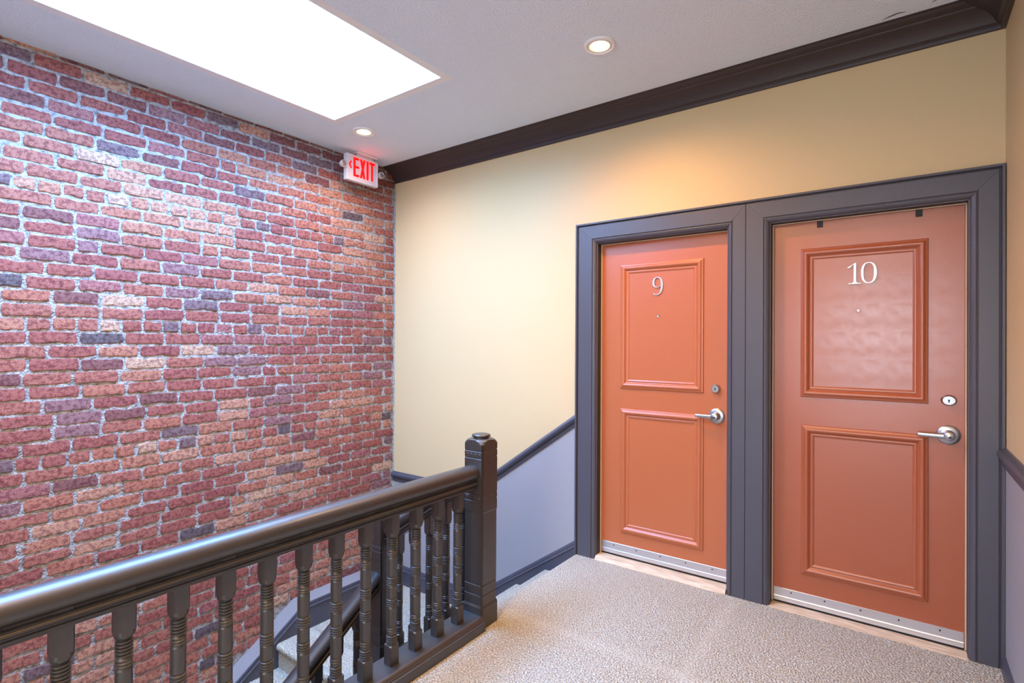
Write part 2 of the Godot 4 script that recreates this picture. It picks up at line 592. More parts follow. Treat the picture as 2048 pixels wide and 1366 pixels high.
func brick_wall() -> void:
	var nz := FastNoiseLite.new()
	nz.seed = 5
	nz.frequency = 9.0
	nz.fractal_octaves = 4
	var hue := FastNoiseLite.new()
	hue.seed = 11
	hue.frequency = 0.9
	hue.fractal_octaves = 2
	# mortar bed: an uneven sheet in front of a solid wall
	var z1 := 4.6
	var y0 := -2.3
	var step := 0.016
	var nzc := int(z1 / step)
	var nyc := int((H + 0.01 - y0) / step)
	var pos := []
	for j in nyc + 1:
		var row := PackedVector3Array()
		for i in nzc + 1:
			var y := y0 + j * step
			var z := i * step
			row.append(Vector3(-3.640 + 0.006 * nz.get_noise_2d(z, y) + 0.004 * nz.get_noise_2d(z * 5.0 + 40.0, y * 5.0), y, z - 0.001))
		pos.append(row)
	var mv := PackedVector3Array()
	var mn := PackedVector3Array()
	for j in nyc + 1:
		for i in nzc + 1:
			mv.append(pos[j][i])
			var dz: Vector3 = pos[j][mini(i + 1, nzc)] - pos[j][maxi(i - 1, 0)]
			var dy: Vector3 = pos[mini(j + 1, nyc)][i] - pos[maxi(j - 1, 0)][i]
			mn.append(dy.cross(dz).normalized())
	var idx := PackedInt32Array()
	for j in nyc:
		for i in nzc:
			var a := j * (nzc + 1) + i
			var b := a + nzc + 1
			idx.append_array([a, a + 1, b, a + 1, b + 1, b])
	var arr := []
	arr.resize(Mesh.ARRAY_MAX)
	arr[Mesh.ARRAY_VERTEX] = mv
	arr[Mesh.ARRAY_NORMAL] = mn
	arr[Mesh.ARRAY_INDEX] = idx
	var am := ArrayMesh.new()
	am.add_surface_from_arrays(Mesh.PRIMITIVE_TRIANGLES, arr)
	var root := thing("wall_left", "old red brick wall with thick pale mortar joints, lit by the skylight", "wall", Vector3.ZERO, "", "structure")
	inst("mortar", am, M.mortar, root)
	var mb := MB.new()
	mb.box(Vector3(-4.0, -3.2, -0.25), Vector3(-3.665, H, ZF + 0.2))
	mb.box(Vector3(-3.67, -3.2, z1 - 0.01), Vector3(-3.64, H, ZF + 0.2))
	mb.box(Vector3(-3.67, -3.2, 0), Vector3(-3.64, y0 + 0.01, ZF))
	obj("backing_wall", mb, M.mortar, root)
	mb = MB.new()
	for i in 60:
		var y := 0.2 + i * 0.045
		mb.box(Vector3(-3.640, y, -0.002), Vector3(-3.626 + rng.randf_range(-0.003, 0.004), y + 0.046, 0.004 + rng.randf_range(0.0, 0.006)), 0.002)
	obj("plaster_edge", mb, M.mortar, root)

	var longs := []
	var shorts := []
	for i in 8:
		longs.append(brick_mesh(0.203, 0.060))
	for i in 6:
		shorts.append(brick_mesh(0.098, 0.060))
	# courses of 72.5 mm, headers every tenth
	var all := []
	for k in range(-38, 21):
		var y := 1.511 + 0.0725 * k
		var head := posmod(k, 10) == 0
		var pitch := 0.1065 if head else 0.2135
		var z := 0.012 + (0.0 if head else (0.0 if posmod(k, 2) == 0 else 0.107)) + rng.randf_range(-0.015, 0.015)
		if not head and posmod(k, 2) == 1:
			all.append([y, z - 0.06, 0.09, true])
		while z < z1 - 0.1:
			var l := pitch + rng.randf_range(-0.009, 0.009)
			var short := head
			if not head and rng.randf() < 0.025:
				short = true
				l = 0.1065
			all.append([y, z + l / 2.0, l, short])
			z += l
	for i in 22:
		all.append([2.9375, 0.1 + i * 0.2135, 0.2135, false, 0.25])
	var keep := []
	for b in all:
		if b[0] - 0.03 > ledge_y(b[1]) - 0.02 and b[1] > 0.015 and b[0] < H:
			keep.append(b)
	# the 300 that the photograph shows largest are parts of their own
	var cam: Camera3D = get_node("camera")
	var inv := cam.transform.affine_inverse()
	for b in keep:
		var p: Vector3 = inv * Vector3(XB, b[0], b[1])
		var sx := 1024.0 + 1064.95 * p.x / maxf(-p.z, 0.01)
		var sy := 683.0 - 1064.95 * p.y / maxf(-p.z, 0.01)
		var railing: bool = sy > 1190.0 - 0.2747 * sx
		var inside: bool = p.z < 0.0 and sx > -20 and sx < 2048 and sy < 1380 and sy > 0
		var squash: float = b[4] if b.size() > 4 else 1.0
		b.resize(4)
		b.append((b[2] / (p.z * p.z) if inside else 0.0) * (0.5 if railing else 1.0) * squash)
		b.append(squash)
	keep.sort_custom(func(a, c): return a[4] > c[4] or (a[4] == c[4] and (a[0] > c[0] or (a[0] == c[0] and a[1] < c[1]))))
	var rest := MB.new()
	for i in keep.size():
		var b: Array = keep[i]
		var list: Array = shorts if b[3] else longs
		var mesh: ArrayMesh = list[rng.randi() % list.size()]
		var nominal := 0.098 if b[3] else 0.203
		var tr := Transform3D(Basis.from_euler(Vector3(rng.randf_range(-0.008, 0.008), rng.randf_range(-0.012, 0.012), rng.randf_range(-0.02, 0.02))), Vector3(-3.631 + rng.randf_range(-0.003, 0.003), b[0] + rng.randf_range(-0.003, 0.003), b[1]))
		tr = tr * Transform3D(Basis.from_scale(Vector3(1, b[5] * rng.randf_range(0.95, 1.03), (b[2] - 0.0105) / nominal)), Vector3.ZERO)
		if rng.randf() < 0.5:
			tr = tr * Transform3D(Basis.from_euler(Vector3(PI, 0, 0)), Vector3.ZERO)
		var h := hue.get_noise_2d(b[1], b[0] * 1.4) + rng.randf_range(-0.3, 0.3)
		var pick := int(clampf((0.55 - h) * 8.2, 0, 9))
		var order := [7, 4, 2, 0, 0, 1, 1, 3, 5, 9]
		pick = order[pick]
		var q := rng.randf()
		if q < 0.02:
			pick = 8
		elif q < 0.026:
			pick = 11
		elif q < 0.030:
			pick = 12
		elif q < 0.055:
			pick = 10
		elif b[3] and q < 0.085:
			pick = 12
		elif b[3] and q < 0.12:
			pick = 11
		# old sooty streak and corner; shade under the ceiling painted into the top courses
		var soot_and_shade: float = maxf(exp(-pow((b[1] - 1.9) / 0.14, 2.0)) * clampf((b[0] - 2.0) / 0.5, 0.0, 1.0), maxf(0.75 * clampf((b[0] - 2.62) / 0.2, 0.0, 1.0), 0.8 * exp(-pow((b[1] - 0.03) / 0.12, 2.0)) * clampf((b[0] - 1.7) / 0.3, 0.0, 1.0)))
		if rng.randf() < soot_and_shade * 0.75:
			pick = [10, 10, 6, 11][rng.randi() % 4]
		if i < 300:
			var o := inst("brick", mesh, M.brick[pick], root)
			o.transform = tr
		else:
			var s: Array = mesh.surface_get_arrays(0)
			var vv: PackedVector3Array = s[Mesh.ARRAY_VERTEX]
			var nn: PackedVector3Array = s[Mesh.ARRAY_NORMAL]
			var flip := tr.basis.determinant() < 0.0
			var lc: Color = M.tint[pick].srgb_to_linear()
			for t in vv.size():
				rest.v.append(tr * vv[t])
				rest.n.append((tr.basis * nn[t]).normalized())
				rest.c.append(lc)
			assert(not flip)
	var st := obj("brick_rest", rest, M.brick_far, root, true)
	st.name = "far_bricks"
	st.set_meta("kind", "stuff")


# ---------------------------------------------------------------- trims
func casing_prof(w: float) -> PackedVector2Array:
	var p: Array = [[0, 0], [0, 0.0225], [0.0016, 0.0245], [0.004, 0.025]]
	p.append_array([[w - 0.036, 0.025], [w - 0.033, 0.0225], [w - 0.0315, 0.018], [w - 0.0295, 0.018], [w - 0.028, 0.0225], [w - 0.024, 0.0245], [w - 0.016, 0.0225], [w - 0.009, 0.017], [w - 0.0045, 0.010], [w - 0.004, 0.004], [w, 0.003], [w, 0]])
	var o := PackedVector2Array()
	for q in p:
		o.append(Vector2(q[0], q[1]))
	return o


func trims() -> void:
	# the joined surround of both doors
	var xl := -1.785
	var il := -1.632
	var s := -0.705
	var i9 := -0.808
	var i10 := -0.580
	var ir := 0.245
	var xr := 0.369
	var yt := 2.228
	var yi := 2.088
	var t := thing("trim_1", "dark slate grey moulded surround joined around both orange doors", "door frame", Vector3.ZERO, "", "structure")
	var mb := MB.new()
	var bw := 0.019
	var band := PackedVector2Array()
	for q in [[0, 0], [0, 0.031], [0.002, 0.034], [0.0105, 0.034], [0.0135, 0.031], [0.0145, 0.021], [0.0165, 0.0185], [bw, 0.0185], [bw, 0]]:
		band.append(Vector2(q[0], q[1]))
	mb.sweep(band, Vector3(xl, 0, 0), Vector3(xl, yt, 0), Vector3.RIGHT, Vector3.BACK, Vector2.ZERO, Vector2(-1, 0))
	obj("backband", mb, M.casing, t)
	mb = MB.new()
	mb.sweep(band, Vector3(xl, yt, 0), Vector3(xr, yt, 0), Vector3.DOWN, Vector3.BACK, Vector2(1, 0), Vector2(-1, 0))
	obj("backband", mb, M.casing, t)
	mb = MB.new()
	mb.sweep(band, Vector3(xr, 0, 0), Vector3(xr, yt, 0), Vector3.LEFT, Vector3.BACK, Vector2.ZERO, Vector2(-1, 0))
	obj("backband", mb, M.casing, t)
	var yb := yt - bw
	var hb := yb - yi
	# x of the outer edge, of the opening, and the way in
	for q in [[xl + bw, il], [s, i9], [s, i10], [xr - bw, ir]]:
		mb = MB.new()
		var wide := absf(q[1] - q[0])
		mb.sweep(casing_prof(wide - 0.0003), Vector3(q[0] + 0.0003 * signf(q[1] - q[0]), 0, 0), Vector3(q[0] + 0.0003 * signf(q[1] - q[0]), yb - 0.0006, 0), Vector3.RIGHT if q[1] > q[0] else Vector3.LEFT, Vector3.BACK, Vector2.ZERO, Vector2(-hb / wide, 0))
		obj("casing_board", mb, M.casing, t)
	for q in [[xl + bw, s, il, i9], [s, xr - bw, i10, ir]]:
		mb = MB.new()
		mb.sweep(casing_prof(hb), Vector3(q[0] + 0.0012, yb - 0.0004, 0), Vector3(q[1] - 0.0012, yb - 0.0004, 0), Vector3.DOWN, Vector3.BACK, Vector2((q[2] - q[0]) / hb, 0), Vector2(-(q[1] - q[3]) / hb, 0))
		obj("casing_board", mb, M.casing, t)
	for o in [[il, i9], [i10, ir]]:
		for side in 2:
			var x: float = o[side]
			var d := -1.0 if side == 0 else 1.0
			mb = MB.new()
			mb.box(Vector3(minf(x, x + d * 0.03), 0, -0.12), Vector3(maxf(x, x + d * 0.03), yi + 0.02, 0.003), 0.0015)
			obj("jamb", mb, M.reveal, t)
		mb = MB.new()
		mb.box(Vector3(o[0], yi, -0.12), Vector3(o[1], yi + 0.02, 0.003), 0.0015)
		obj("jamb", mb, M.reveal, t)
		mb = MB.new()
		mb.box(Vector3(o[0], 0.01, -0.075), Vector3(o[0] + 0.006, yi, -0.047), 0.001)
		mb.box(Vector3(o[1] - 0.006, 0.01, -0.075), Vector3(o[1], yi, -0.047), 0.001)
		mb.box(Vector3(o[0] + 0.006, yi - 0.005, -0.075), Vector3(o[1] - 0.006, yi, -0.047), 0.001)
		obj("weatherstrip", mb, M.strip, t)

	# crown moulding
	var cp := PackedVector2Array()
	for q in [[0, -0.112], [0.012, -0.112], [0.017, -0.106], [0.017, -0.094], [0.024, -0.088], [0.030, -0.086], [0.034, -0.078], [0.043, -0.062], [0.057, -0.047], [0.074, -0.036], [0.092, -0.030], [0.097, -0.026], [0.098, -0.022], [0.106, -0.021], [0.112, -0.017], [0.120, -0.0155], [0.129, -0.011], [0.134, -0.0045], [0.141, -0.004], [0.149, -0.0025], [0.149, 0.001], [0, 0.001]]:
		cp.append(Vector2(q[0], q[1]))
	mb = MB.new()
	mb.sweep(cp, Vector3(-3.628, H, 0), Vector3(XR, H, 0), Vector3.BACK, Vector3.UP, Vector2.ZERO, Vector2(-1.13, 0))
	var c1 := obj("trim_2", mb, M.crown)
	tag(c1, "dark brown crown moulding along the top of the door wall", "moulding", "", "structure")
	mb = MB.new()
	var cq := PackedVector2Array()
	for q in cp:
		cq.append(Vector2(q.x * 1.13, q.y))
	mb.sweep(cq, Vector3(XR, H, 0), Vector3(XR, H, ZF), Vector3.LEFT, Vector3.UP, Vector2(1.0 / 1.13, 0), Vector2.ZERO)
	var c2 := obj("trim_3", mb, M.crown)
	tag(c2, "dark brown crown moulding meeting the corner along the right wall", "moulding", "", "structure")

	# chair rails
	var rp := PackedVector2Array()
	for q in [[0, 0], [0.011, 0.001], [0.014, 0.007], [0.014, 0.015], [0.010, 0.019], [0.010, 0.026], [0.020, 0.033], [0.029, 0.043], [0.032, 0.054], [0.031, 0.063], [0.025, 0.071], [0.014, 0.074], [0.011, 0.078], [0.008, 0.083], [0, 0.083]]:
		rp.append(Vector2(q[0], q[1]))
	mb = MB.new()
	mb.sweep(rp, Vector3(-3.63, 0.208, 0), Vector3(-2.72, 0.208, 0), Vector3.BACK, Vector3.UP)
	mb.sweep(rp, Vector3(-2.72, 0.208, 0), Vector3(-1.784, 0.866, 0), Vector3.BACK, Vector3.UP)
	var r1 := obj("trim_4", mb, M.trim)
	tag(r1, "dark chair rail sloping up the door wall beside the stairs", "chair rail", "", "structure")
	mb = MB.new()
	mb.sweep(rp, Vector3(XR, 0.892, 0.03), Vector3(XR, 0.892, ZF), Vector3.LEFT, Vector3.UP)
	var r2 := obj("trim_5", mb, M.trim)
	tag(r2, "dark chair rail running along the right wall", "chair rail", "", "structure")

	# skirtings
	var sp := PackedVector2Array()
	for q in [[0, -0.2], [0.018, -0.2], [0.018, 0.112], [0.022, 0.115], [0.022, 0.122], [0.014, 0.127], [0.013, 0.140], [0.009, 0.152], [0.004, 0.160], [0, 0.160]]:
		sp.append(Vector2(q[0], q[1]))
	mb = MB.new()
	mb.sweep(sp, Vector3(-3.5, -0.675, 0), Vector3(-2.665, -0.675, 0), Vector3.BACK, Vector3.UP)
	mb.sweep(sp, Vector3(-2.665, -0.675, 0), Vector3(-1.784, -0.069, 0), Vector3.BACK, Vector3.UP)
	var b1 := obj("baseboard_back", mb, M.trim)
	tag(b1, "dark skirting board stepping up the stairs along the door wall", "skirting", "", "structure")
	var lp := PackedVector2Array()
	for q in [[-0.02, -0.45], [0, -0.45], [0, 0.150], [0.006, 0.153], [0.006, 0.159], [-0.003, 0.163], [-0.003, 0.187], [-0.02, 0.189]]:
		lp.append(Vector2(q[0], q[1]))
	var bl := thing("baseboard_left", "dark skirting with a pale plaster ledge along the foot of the brick wall", "skirting", Vector3.ZERO, "", "structure")
	mb = MB.new()
	mb.sweep(lp, Vector3(-3.5, -0.673, 0.02), Vector3(-3.5, -0.673, 0.95), Vector3.RIGHT, Vector3.UP)
	mb.sweep(lp, Vector3(-3.5, -0.673, 0.95), Vector3(-3.5, -0.673 - 0.66 * 3.6, 4.55), Vector3.RIGHT, Vector3.UP)
	obj("skirting_board", mb, M.trim, bl)
	mb = MB.new()
	var gp := PackedVector2Array([Vector2(-0.145, 0.10), Vector2(-0.012, 0.10), Vector2(-0.012, 0.186), Vector2(-0.02, 0.192), Vector2(-0.145, 0.20)])
	mb.sweep(gp, Vector3(-3.5, -0.673, 0.0), Vector3(-3.5, -0.673, 0.95), Vector3.RIGHT, Vector3.UP)
	mb.sweep(gp, Vector3(-3.5, -0.673, 0.95), Vector3(-3.5, -0.673 - 0.66 * 3.6, 4.55), Vector3.RIGHT, Vector3.UP)
	obj("plaster_ledge", mb, M.ledge, bl)
	mb = MB.new()
	var qp := PackedVector2Array()
	for q in [[0, 0], [0.018, 0], [0.019, 0.03], [0.017, 0.045], [0.012, 0.058], [0.005, 0.066], [0, 0.068]]:
		qp.append(Vector2(q[0], q[1]))
	mb.sweep(qp, Vector3(XR, 0, 0.028), Vector3(XR, 0, ZF), Vector3.LEFT, Vector3.UP)
	var b2 := obj("baseboard_right", mb, M.trim)
	tag(b2, "low dark rounded skirting along the foot of the right wall", "skirting", "", "structure")


# ---------------------------------------------------------------- doors
func panel_frame(x0: float, x1: float, y0: float, y1: float) -> MB:
	var p := PackedVector2Array()
	for q in [[0, 0], [0.001, 0.005], [0.004, 0.0075], [0.011, 0.0085], [0.013, 0.011], [0.018, 0.0155], [0.024, 0.017], [0.031, 0.0155], [0.037, 0.010], [0.040, 0.0045], [0.044, 0.0035], [0.047, 0.0060], [0.053, 0.0058], [0.059, 0.003], [0.061, 0]]:
		p.append(Vector2(q[0], q[1]))
	var mb := MB.new()
	mb.sweep(p, Vector3(x0, y0, 0), Vector3(x0, y1, 0), Vector3.RIGHT, Vector3.BACK, Vector2(1, 0), Vector2(-1, 0), 50, false)
	mb.sweep(p, Vector3(x1, y0, 0), Vector3(x1, y1, 0), Vector3.LEFT, Vector3.BACK, Vector2(1, 0), Vector2(-1, 0), 50, false)
	mb.sweep(p, Vector3(x0, y0, 0), Vector3(x1, y0, 0), Vector3.UP, Vector3.BACK, Vector2(1, 0), Vector2(-1, 0), 50, false)
	mb.sweep(p, Vector3(x0, y1, 0), Vector3(x1, y1, 0), Vector3.DOWN, Vector3.BACK, Vector2(1, 0), Vector2(-1, 0), 50, false)
	return mb


func turned(prof: Array, at: Vector3, seg := 32) -> MB:
	# a turned fitting whose axis points out of the door (+z)
	var mb := MB.new()
	mb.xf = Transform3D(Basis.from_euler(Vector3(PI / 2, 0, 0)), at)
	mb.lathe(prof, seg)
	return mb


func digit(txt: String, at: Vector3, tall: float, parent: Node) -> void:
	var tm := TextMesh.new()
	var sf := SystemFont.new()
	sf.font_names = PackedStringArray(["Droid Serif"])
	sf.font_weight = 400
	var thin := FontVariation.new()
	thin.base_font = sf
	thin.variation_embolden = -0.45
	tm.font = thin
	tm.text = txt
	tm.font_size = 64
	tm.depth = 0.008 / (tall / 0.11)
	tm.pixel_size = 0.0024 * tall / 0.11
	tm.curve_step = 1.0
	var o := inst("digit", tm, M.number, parent)
	o.position = at


func make_door(called: String, label: String, x0: float, x1: float, low: float, panels: Array, m: Material, handle_x: float, bolt: Vector2, oval: bool) -> Node3D:
	var d := thing(called, label, "door", Vector3(0, 0, -0.06), "", "structure")
	var mb := MB.new()
	mb.box(Vector3(x0, low + 0.012, -0.045), Vector3(x1, 2.083, 0), 0.002)
	obj("leaf", mb, m, d)
	for p in panels:
		obj("panel_moulding", panel_frame(p[0], p[1], p[2], p[3]), m, d)
	# sweep at the foot
	mb = MB.new()
	mb.box(Vector3(x0 + 0.003, low + 0.010, -0.001), Vector3(x1 - 0.003, low + 0.082, 0.005), 0.0012)
	mb.sweep(PackedVector2Array([Vector2(0, 0.004), Vector2(0.008, 0.004), Vector2(0.008, 0.007), Vector2(0.004, 0.009), Vector2(0, 0.007)]), Vector3(x0 + 0.003, low + 0.030, 0), Vector3(x1 - 0.003, low + 0.030, 0), Vector3.UP, Vector3.BACK)
	var sw := obj("door_sweep", mb, M.brushed, d)
	mb = MB.new()
	mb.box(Vector3(x0 + 0.003, low, -0.006), Vector3(x1 - 0.003, low + 0.0115, 0.003), 0.001)
	obj("rubber_strip", mb, M.rubber, sw)
	for i in 5:
		var sx := lerpf(x0 + 0.09, x1 - 0.09, i / 4.0)
		obj("screw", turned([Vector2(0.0042, 0.0), Vector2(0.004, 0.0015), Vector2(0.0015, 0.002), Vector2(0.0, 0.0012)], Vector3(sx, low + 0.066, 0.005), 12), M.dark, sw)
	# peephole and bolt
	mb = turned([Vector2(0.0085, 0), Vector2(0.0085, 0.002), Vector2(0.007, 0.0038), Vector2(0.0045, 0.0035), Vector2(0.0, 0.0028)], Vector3(handle_x - 0.36, 1.6, 0.0), 20)
	obj("peephole", mb, M.steel, d)
	mb = MB.new()
	mb.xf = Transform3D(Basis.from_euler(Vector3(PI / 2, 0, 0)), Vector3(bolt.x, bolt.y, 0)) * Transform3D(Basis.from_scale(Vector3(1.12 if oval else 1.0, 1, 0.95 if oval else 1.0)), Vector3.ZERO)
	mb.lathe([Vector2(0.0275, 0), Vector2(0.0272, 0.006), Vector2(0.0225, 0.019), Vector2(0.0205, 0.0215), Vector2(0.0155, 0.0215), Vector2(0.015, 0.0195), Vector2(0.0, 0.0195)], 40)
	var db := obj("deadbolt", mb, M.steel, d)
	mb = MB.new()
	mb.box(Vector3(bolt.x - 0.0022, bolt.y - 0.010, 0.0185), Vector3(bolt.x + 0.0022, bolt.y + 0.003, 0.0206), 0.0005)
	mb.xf = Transform3D(Basis.from_euler(Vector3(PI / 2, 0, 0)), Vector3(bolt.x, bolt.y + 0.001, 0.0186))
	mb.lathe([Vector2(0.0042, 0), Vector2(0.0042, 0.002), Vector2(0, 0.002)], 12)
	obj("keyhole", mb, M.dark, db)
	# lever handle
	var hy := 1.0
	mb = turned([Vector2(0.0465, 0), Vector2(0.046, 0.004), Vector2(0.043, 0.0075), Vector2(0.034, 0.010), Vector2(0.0245, 0.0115), Vector2(0.0235, 0.016), Vector2(0.0225, 0.020), Vector2(0.0215, 0.048), Vector2(0.0205, 0.058), Vector2(0.018, 0.0605), Vector2(0.0, 0.061)], Vector3(handle_x, hy, 0), 48)
	var rose := obj("rose", mb, M.steel, d)
	mb = MB.new()
	var path := [[0.012, 0.046, 0.0150, 0.0125], [-0.012, 0.0455, 0.0138, 0.0115], [-0.03, 0.044, 0.0122, 0.0085], [-0.055, 0.043, 0.0115, 0.0068], [-0.085, 0.0415, 0.0110, 0.0062], [-0.103, 0.038, 0.0108, 0.0060], [-0.113, 0.0335, 0.0104, 0.0056], [-0.1165, 0.031, 0.009, 0.0045]]
	for i in path.size() - 1:
		var a: Array = path[i]
		var b: Array = path[i + 1]
		for k in 20:
			var t0 := TAU * k / 20.0
			var t1 := TAU * (k + 1) / 20.0
			var pts := []
			var nn := []
			for w in [[a, t0], [a, t1], [b, t1], [b, t0]]:
				var q: Array = w[0]
				var t: float = w[1]
				var cy := signf(sin(t)) * pow(absf(sin(t)), 0.5)
				var cz := signf(cos(t)) * pow(absf(cos(t)), 0.5)
				pts.append(Vector3(handle_x + q[0], hy - 0.002 + cy * q[2], q[1] + cz * q[3]))
				nn.append(Vector3(0, sin(t) * 0.8, cos(t)).normalized())
			mb.quad4(pts[0], pts[1], pts[2], pts[3], nn[0], nn[1], nn[2], nn[3])
			if i == path.size() - 2:
				mb.tri(pts[2], pts[3], Vector3(handle_x + b[0] - 0.002, hy - 0.002, b[1]), Vector3.LEFT, Vector3.LEFT, Vector3.LEFT)
	obj("lever", mb, M.steel, rose)
	mb = turned([Vector2(0.0055, 0), Vector2(0.005, 0.0012), Vector2(0, 0.0012)], Vector3(handle_x + 0.002, hy - 0.004, 0.0606), 14)
	obj("keyhole", mb, M.dark, rose)
	return d


func doors() -> void:
	var d9 := make_door("door_1", "orange panelled door numbered 9, nearer the stairs", -1.626, -0.812, 0.026, [[-1.496, -0.957, 1.131, 1.942], [-1.493, -0.956, 0.187, 1.0]], M.door, -0.880, Vector2(-0.886, 1.161), false)
	digit("9", Vector3(-1.240, 1.788, 0.004), 0.115, d9)
	var d10 := make_door("door_2", "orange panelled door numbered 10, beside the right wall", -0.574, 0.239, 0.004, [[-0.442, 0.104, 1.142, 1.941], [-0.437, 0.105, 0.189, 0.992]], M.door_b, 0.180, Vector2(0.180, 1.164), true)
	digit("1", Vector3(-0.196, 1.790, 0.004), 0.108, d10)
	digit("0", Vector3(-0.134, 1.790, 0.004), 0.108, d10)
	# two clips over the top of door 10
	for q in [[-0.3525, "small black clip over the top edge of door 10, nearer door 9"], [0.067, "small black clip over the top edge of door 10, nearer the right wall"]]:
		var mb := MB.new()
		mb.box(Vector3(q[0] - 0.0135, 2.049, -0.0598), Vector3(q[0] + 0.0135, 2.0855, -0.0545), 0.0012)
		mb.box(Vector3(q[0] - 0.0135, 2.0835, -0.0945), Vector3(q[0] + 0.0135, 2.0865, -0.0545), 0.0008)
		var o := obj("door_clip", mb, M.black)
		tag(o, q[1], "clip", "black clips on the top of door 10")
	# thresholds
	for q in [[-1.632, -0.808, "raised pale wooden threshold under the narrower orange door beside the stairs", 0.024], [-0.580, 0.245, "flat pale wooden threshold strip under the orange door beside the right wall", 0.003]]:
		var mb := MB.new()
		mb.sweep(PackedVector2Array([Vector2(-0.115, 0), Vector2(0.030, 0), Vector2(0.030, 0.004), Vector2(0.018, q[3]), Vector2(-0.115, q[3])]) if q[3] > 0.01 else PackedVector2Array([Vector2(-0.115, -0.02), Vector2(0.030, -0.02), Vector2(0.030, 0.002), Vector2(0.02, 0.0035), Vector2(-0.115, 0.0035)]), Vector3(q[0], 0, 0), Vector3(q[1], 0, 0), Vector3.BACK, Vector3.UP)
		var o := obj("threshold", mb, M.wood)
		tag(o, q[2], "threshold", "wooden thresholds")


# ---------------------------------------------------------------- stairs
func stairs() -> void:
	var st := thing("staircase", "carpeted staircase turning at a quarter landing beside the brick wall", "stairs", Vector3.ZERO, "", "structure")
	var run := 0.25
	var rise := 0.16875
	for i in 3:
		var x := EDGE - run * (i + 1)
		var mb := MB.new()
		mb.sweep(nosing_prof(0.0, run + 0.03, 0.22), Vector3(x, -rise * (i + 1), 0.018), Vector3(x, -rise * (i + 1), 1.06), Vector3.RIGHT, Vector3.UP)
		obj("step", mb, M.carpet, st)
	var mb := MB.new()
	mb.box(Vector3(-3.499, LY - 0.2, 0.018), Vector3(-2.5, LY, 0.9))
	mb.xf = Transform3D(Basis(Vector3(0, 0, -1), Vector3.UP, Vector3.RIGHT), Vector3(-3.499, LY, 1.165))
	mb.sweep(nosing_prof(0.0, 0.3, 0.22), Vector3.ZERO, Vector3(0, 0, 0.999), Vector3.RIGHT, Vector3.UP)
	obj("landing", mb, M.carpet, st)
	for i in 9:
		mb = MB.new()
		mb.xf = Transform3D(Basis(Vector3(0, 0, -1), Vector3.UP, Vector3.RIGHT), Vector3(-3.499, LY - rise * (i + 1), 1.165 + run * (i + 1)))
		mb.sweep(nosing_prof(0.0, run + 0.03, 0.22), Vector3.ZERO, Vector3(0, 0, 0.989), Vector3.RIGHT, Vector3.UP)
		obj("step", mb, M.carpet, st)
	# closed strings
	mb = MB.new()
	var sl := rise / run
	mb.sweep(PackedVector2Array([Vector2(-0.03, -0.42), Vector2(0.03, -0.42), Vector2(0.03, 0.0), Vector2(0.036, 0.004), Vector2(0.036, 0.018), Vector2(-0.036, 0.018), Vector2(-0.036, 0.004), Vector2(-0.03, 0.0)]), Vector3(-2.44, -0.166 - 0.018 - sl * 0.343, 1.082), Vector3(-1.806, -0.166 - 0.018 + sl * 0.291, 1.082), Vector3.BACK, Vector3.UP)
	obj("string_board", mb, M.rail, st)
	mb = MB.new()
	mb.sweep(PackedVector2Array([Vector2(-0.03, -0.42), Vector2(0.03, -0.42), Vector2(0.03, 0.0), Vector2(0.036, 0.004), Vector2(0.036, 0.018), Vector2(-0.036, 0.018), Vector2(-0.036, 0.004), Vector2(-0.03, 0.0)]), Vector3(-2.4925, -0.666 - 0.018, 1.145), Vector3(-2.4925, -0.666 - 0.018 - sl * 2.3, 3.445), Vector3.RIGHT, Vector3.UP)
	obj("string_board", mb, M.rail, st)


func rail_prof() -> PackedVector2Array:
	# v = 0 at the underside
	var p := PackedVector2Array()
	var half := [[0.028, 0.0], [0.028, 0.006], [0.0345, 0.0075], [0.037, 0.0105], [0.0365, 0.014], [0.0315, 0.0165], [0.0315, 0.021], [0.0380, 0.0235], [0.0415, 0.0280], [0.0405, 0.033], [0.0345, 0.036], [0.0345, 0.0385], [0.024, 0.041], [0.0245, 0.047], [0.032, 0.053], [0.0405, 0.061], [0.0455, 0.071], [0.0465, 0.081], [0.0445, 0.092], [0.0385, 0.1025], [0.029, 0.1105], [0.017, 0.1155], [0.006, 0.1175]]
	for q in half:
		p.append(Vector2(q[0], q[1]))
	half.reverse()
	for q in half:
		p.append(Vector2(-q[0], q[1]))
	return p


func baluster_mesh() -> ArrayMesh:
	var sq := 0.0235
	var big := 0.05
	var l := [[-0.03, sq, big], [0.079, sq, big], [0.079, sq, 0.0335], [0.083, sq, 0.0265]]
	var rings := func(y0: float, y1: float, count: int, r_out: float, r_in: float) -> void:
		var dy := (y1 - y0) / count
		for i in count:
			l.append([y0 + dy * (i + 0.08), big, r_in])
			l.append([y0 + dy * (i + 0.3), big, r_out])
			l.append([y0 + dy * (i + 0.7), big, r_out])
			l.append([y0 + dy * (i + 0.92), big, r_in])
	rings.call(0.084, 0.122, 4, 0.0222, 0.0182)
	l.append([0.127, big, 0.0205])
	rings.call(0.134, 0.154, 2, 0.0216, 0.0196)
	l.append([0.160, big, 0.0210])
	l.append([0.236, big, 0.0212])
	rings.call(0.240, 0.276, 4, 0.0225, 0.0192)
	l.append([0.280, big, 0.0214])
	l.append([0.326, big, 0.0214])
	rings.call(0.329, 0.367, 4, 0.0225, 0.0192)
	l.append([0.372, big, 0.0214])
	l.append([0.446, big, 0.0212])
	rings.call(0.452, 0.470, 2, 0.0216, 0.0196)
	l.append([0.476, big, 0.0215])
	rings.call(0.482, 0.530, 5, 0.0218, 0.0172)
	l.append_array([[0.534, big, 0.0200], [0.538, sq, 0.0240], [0.544, sq, 0.0275], [0.556, sq, 0.0335], [0.5565, sq, big], [0.68, sq, big]])
	var mb := MB.new()
	mb.post(l, 32)
	return mb.mesh()


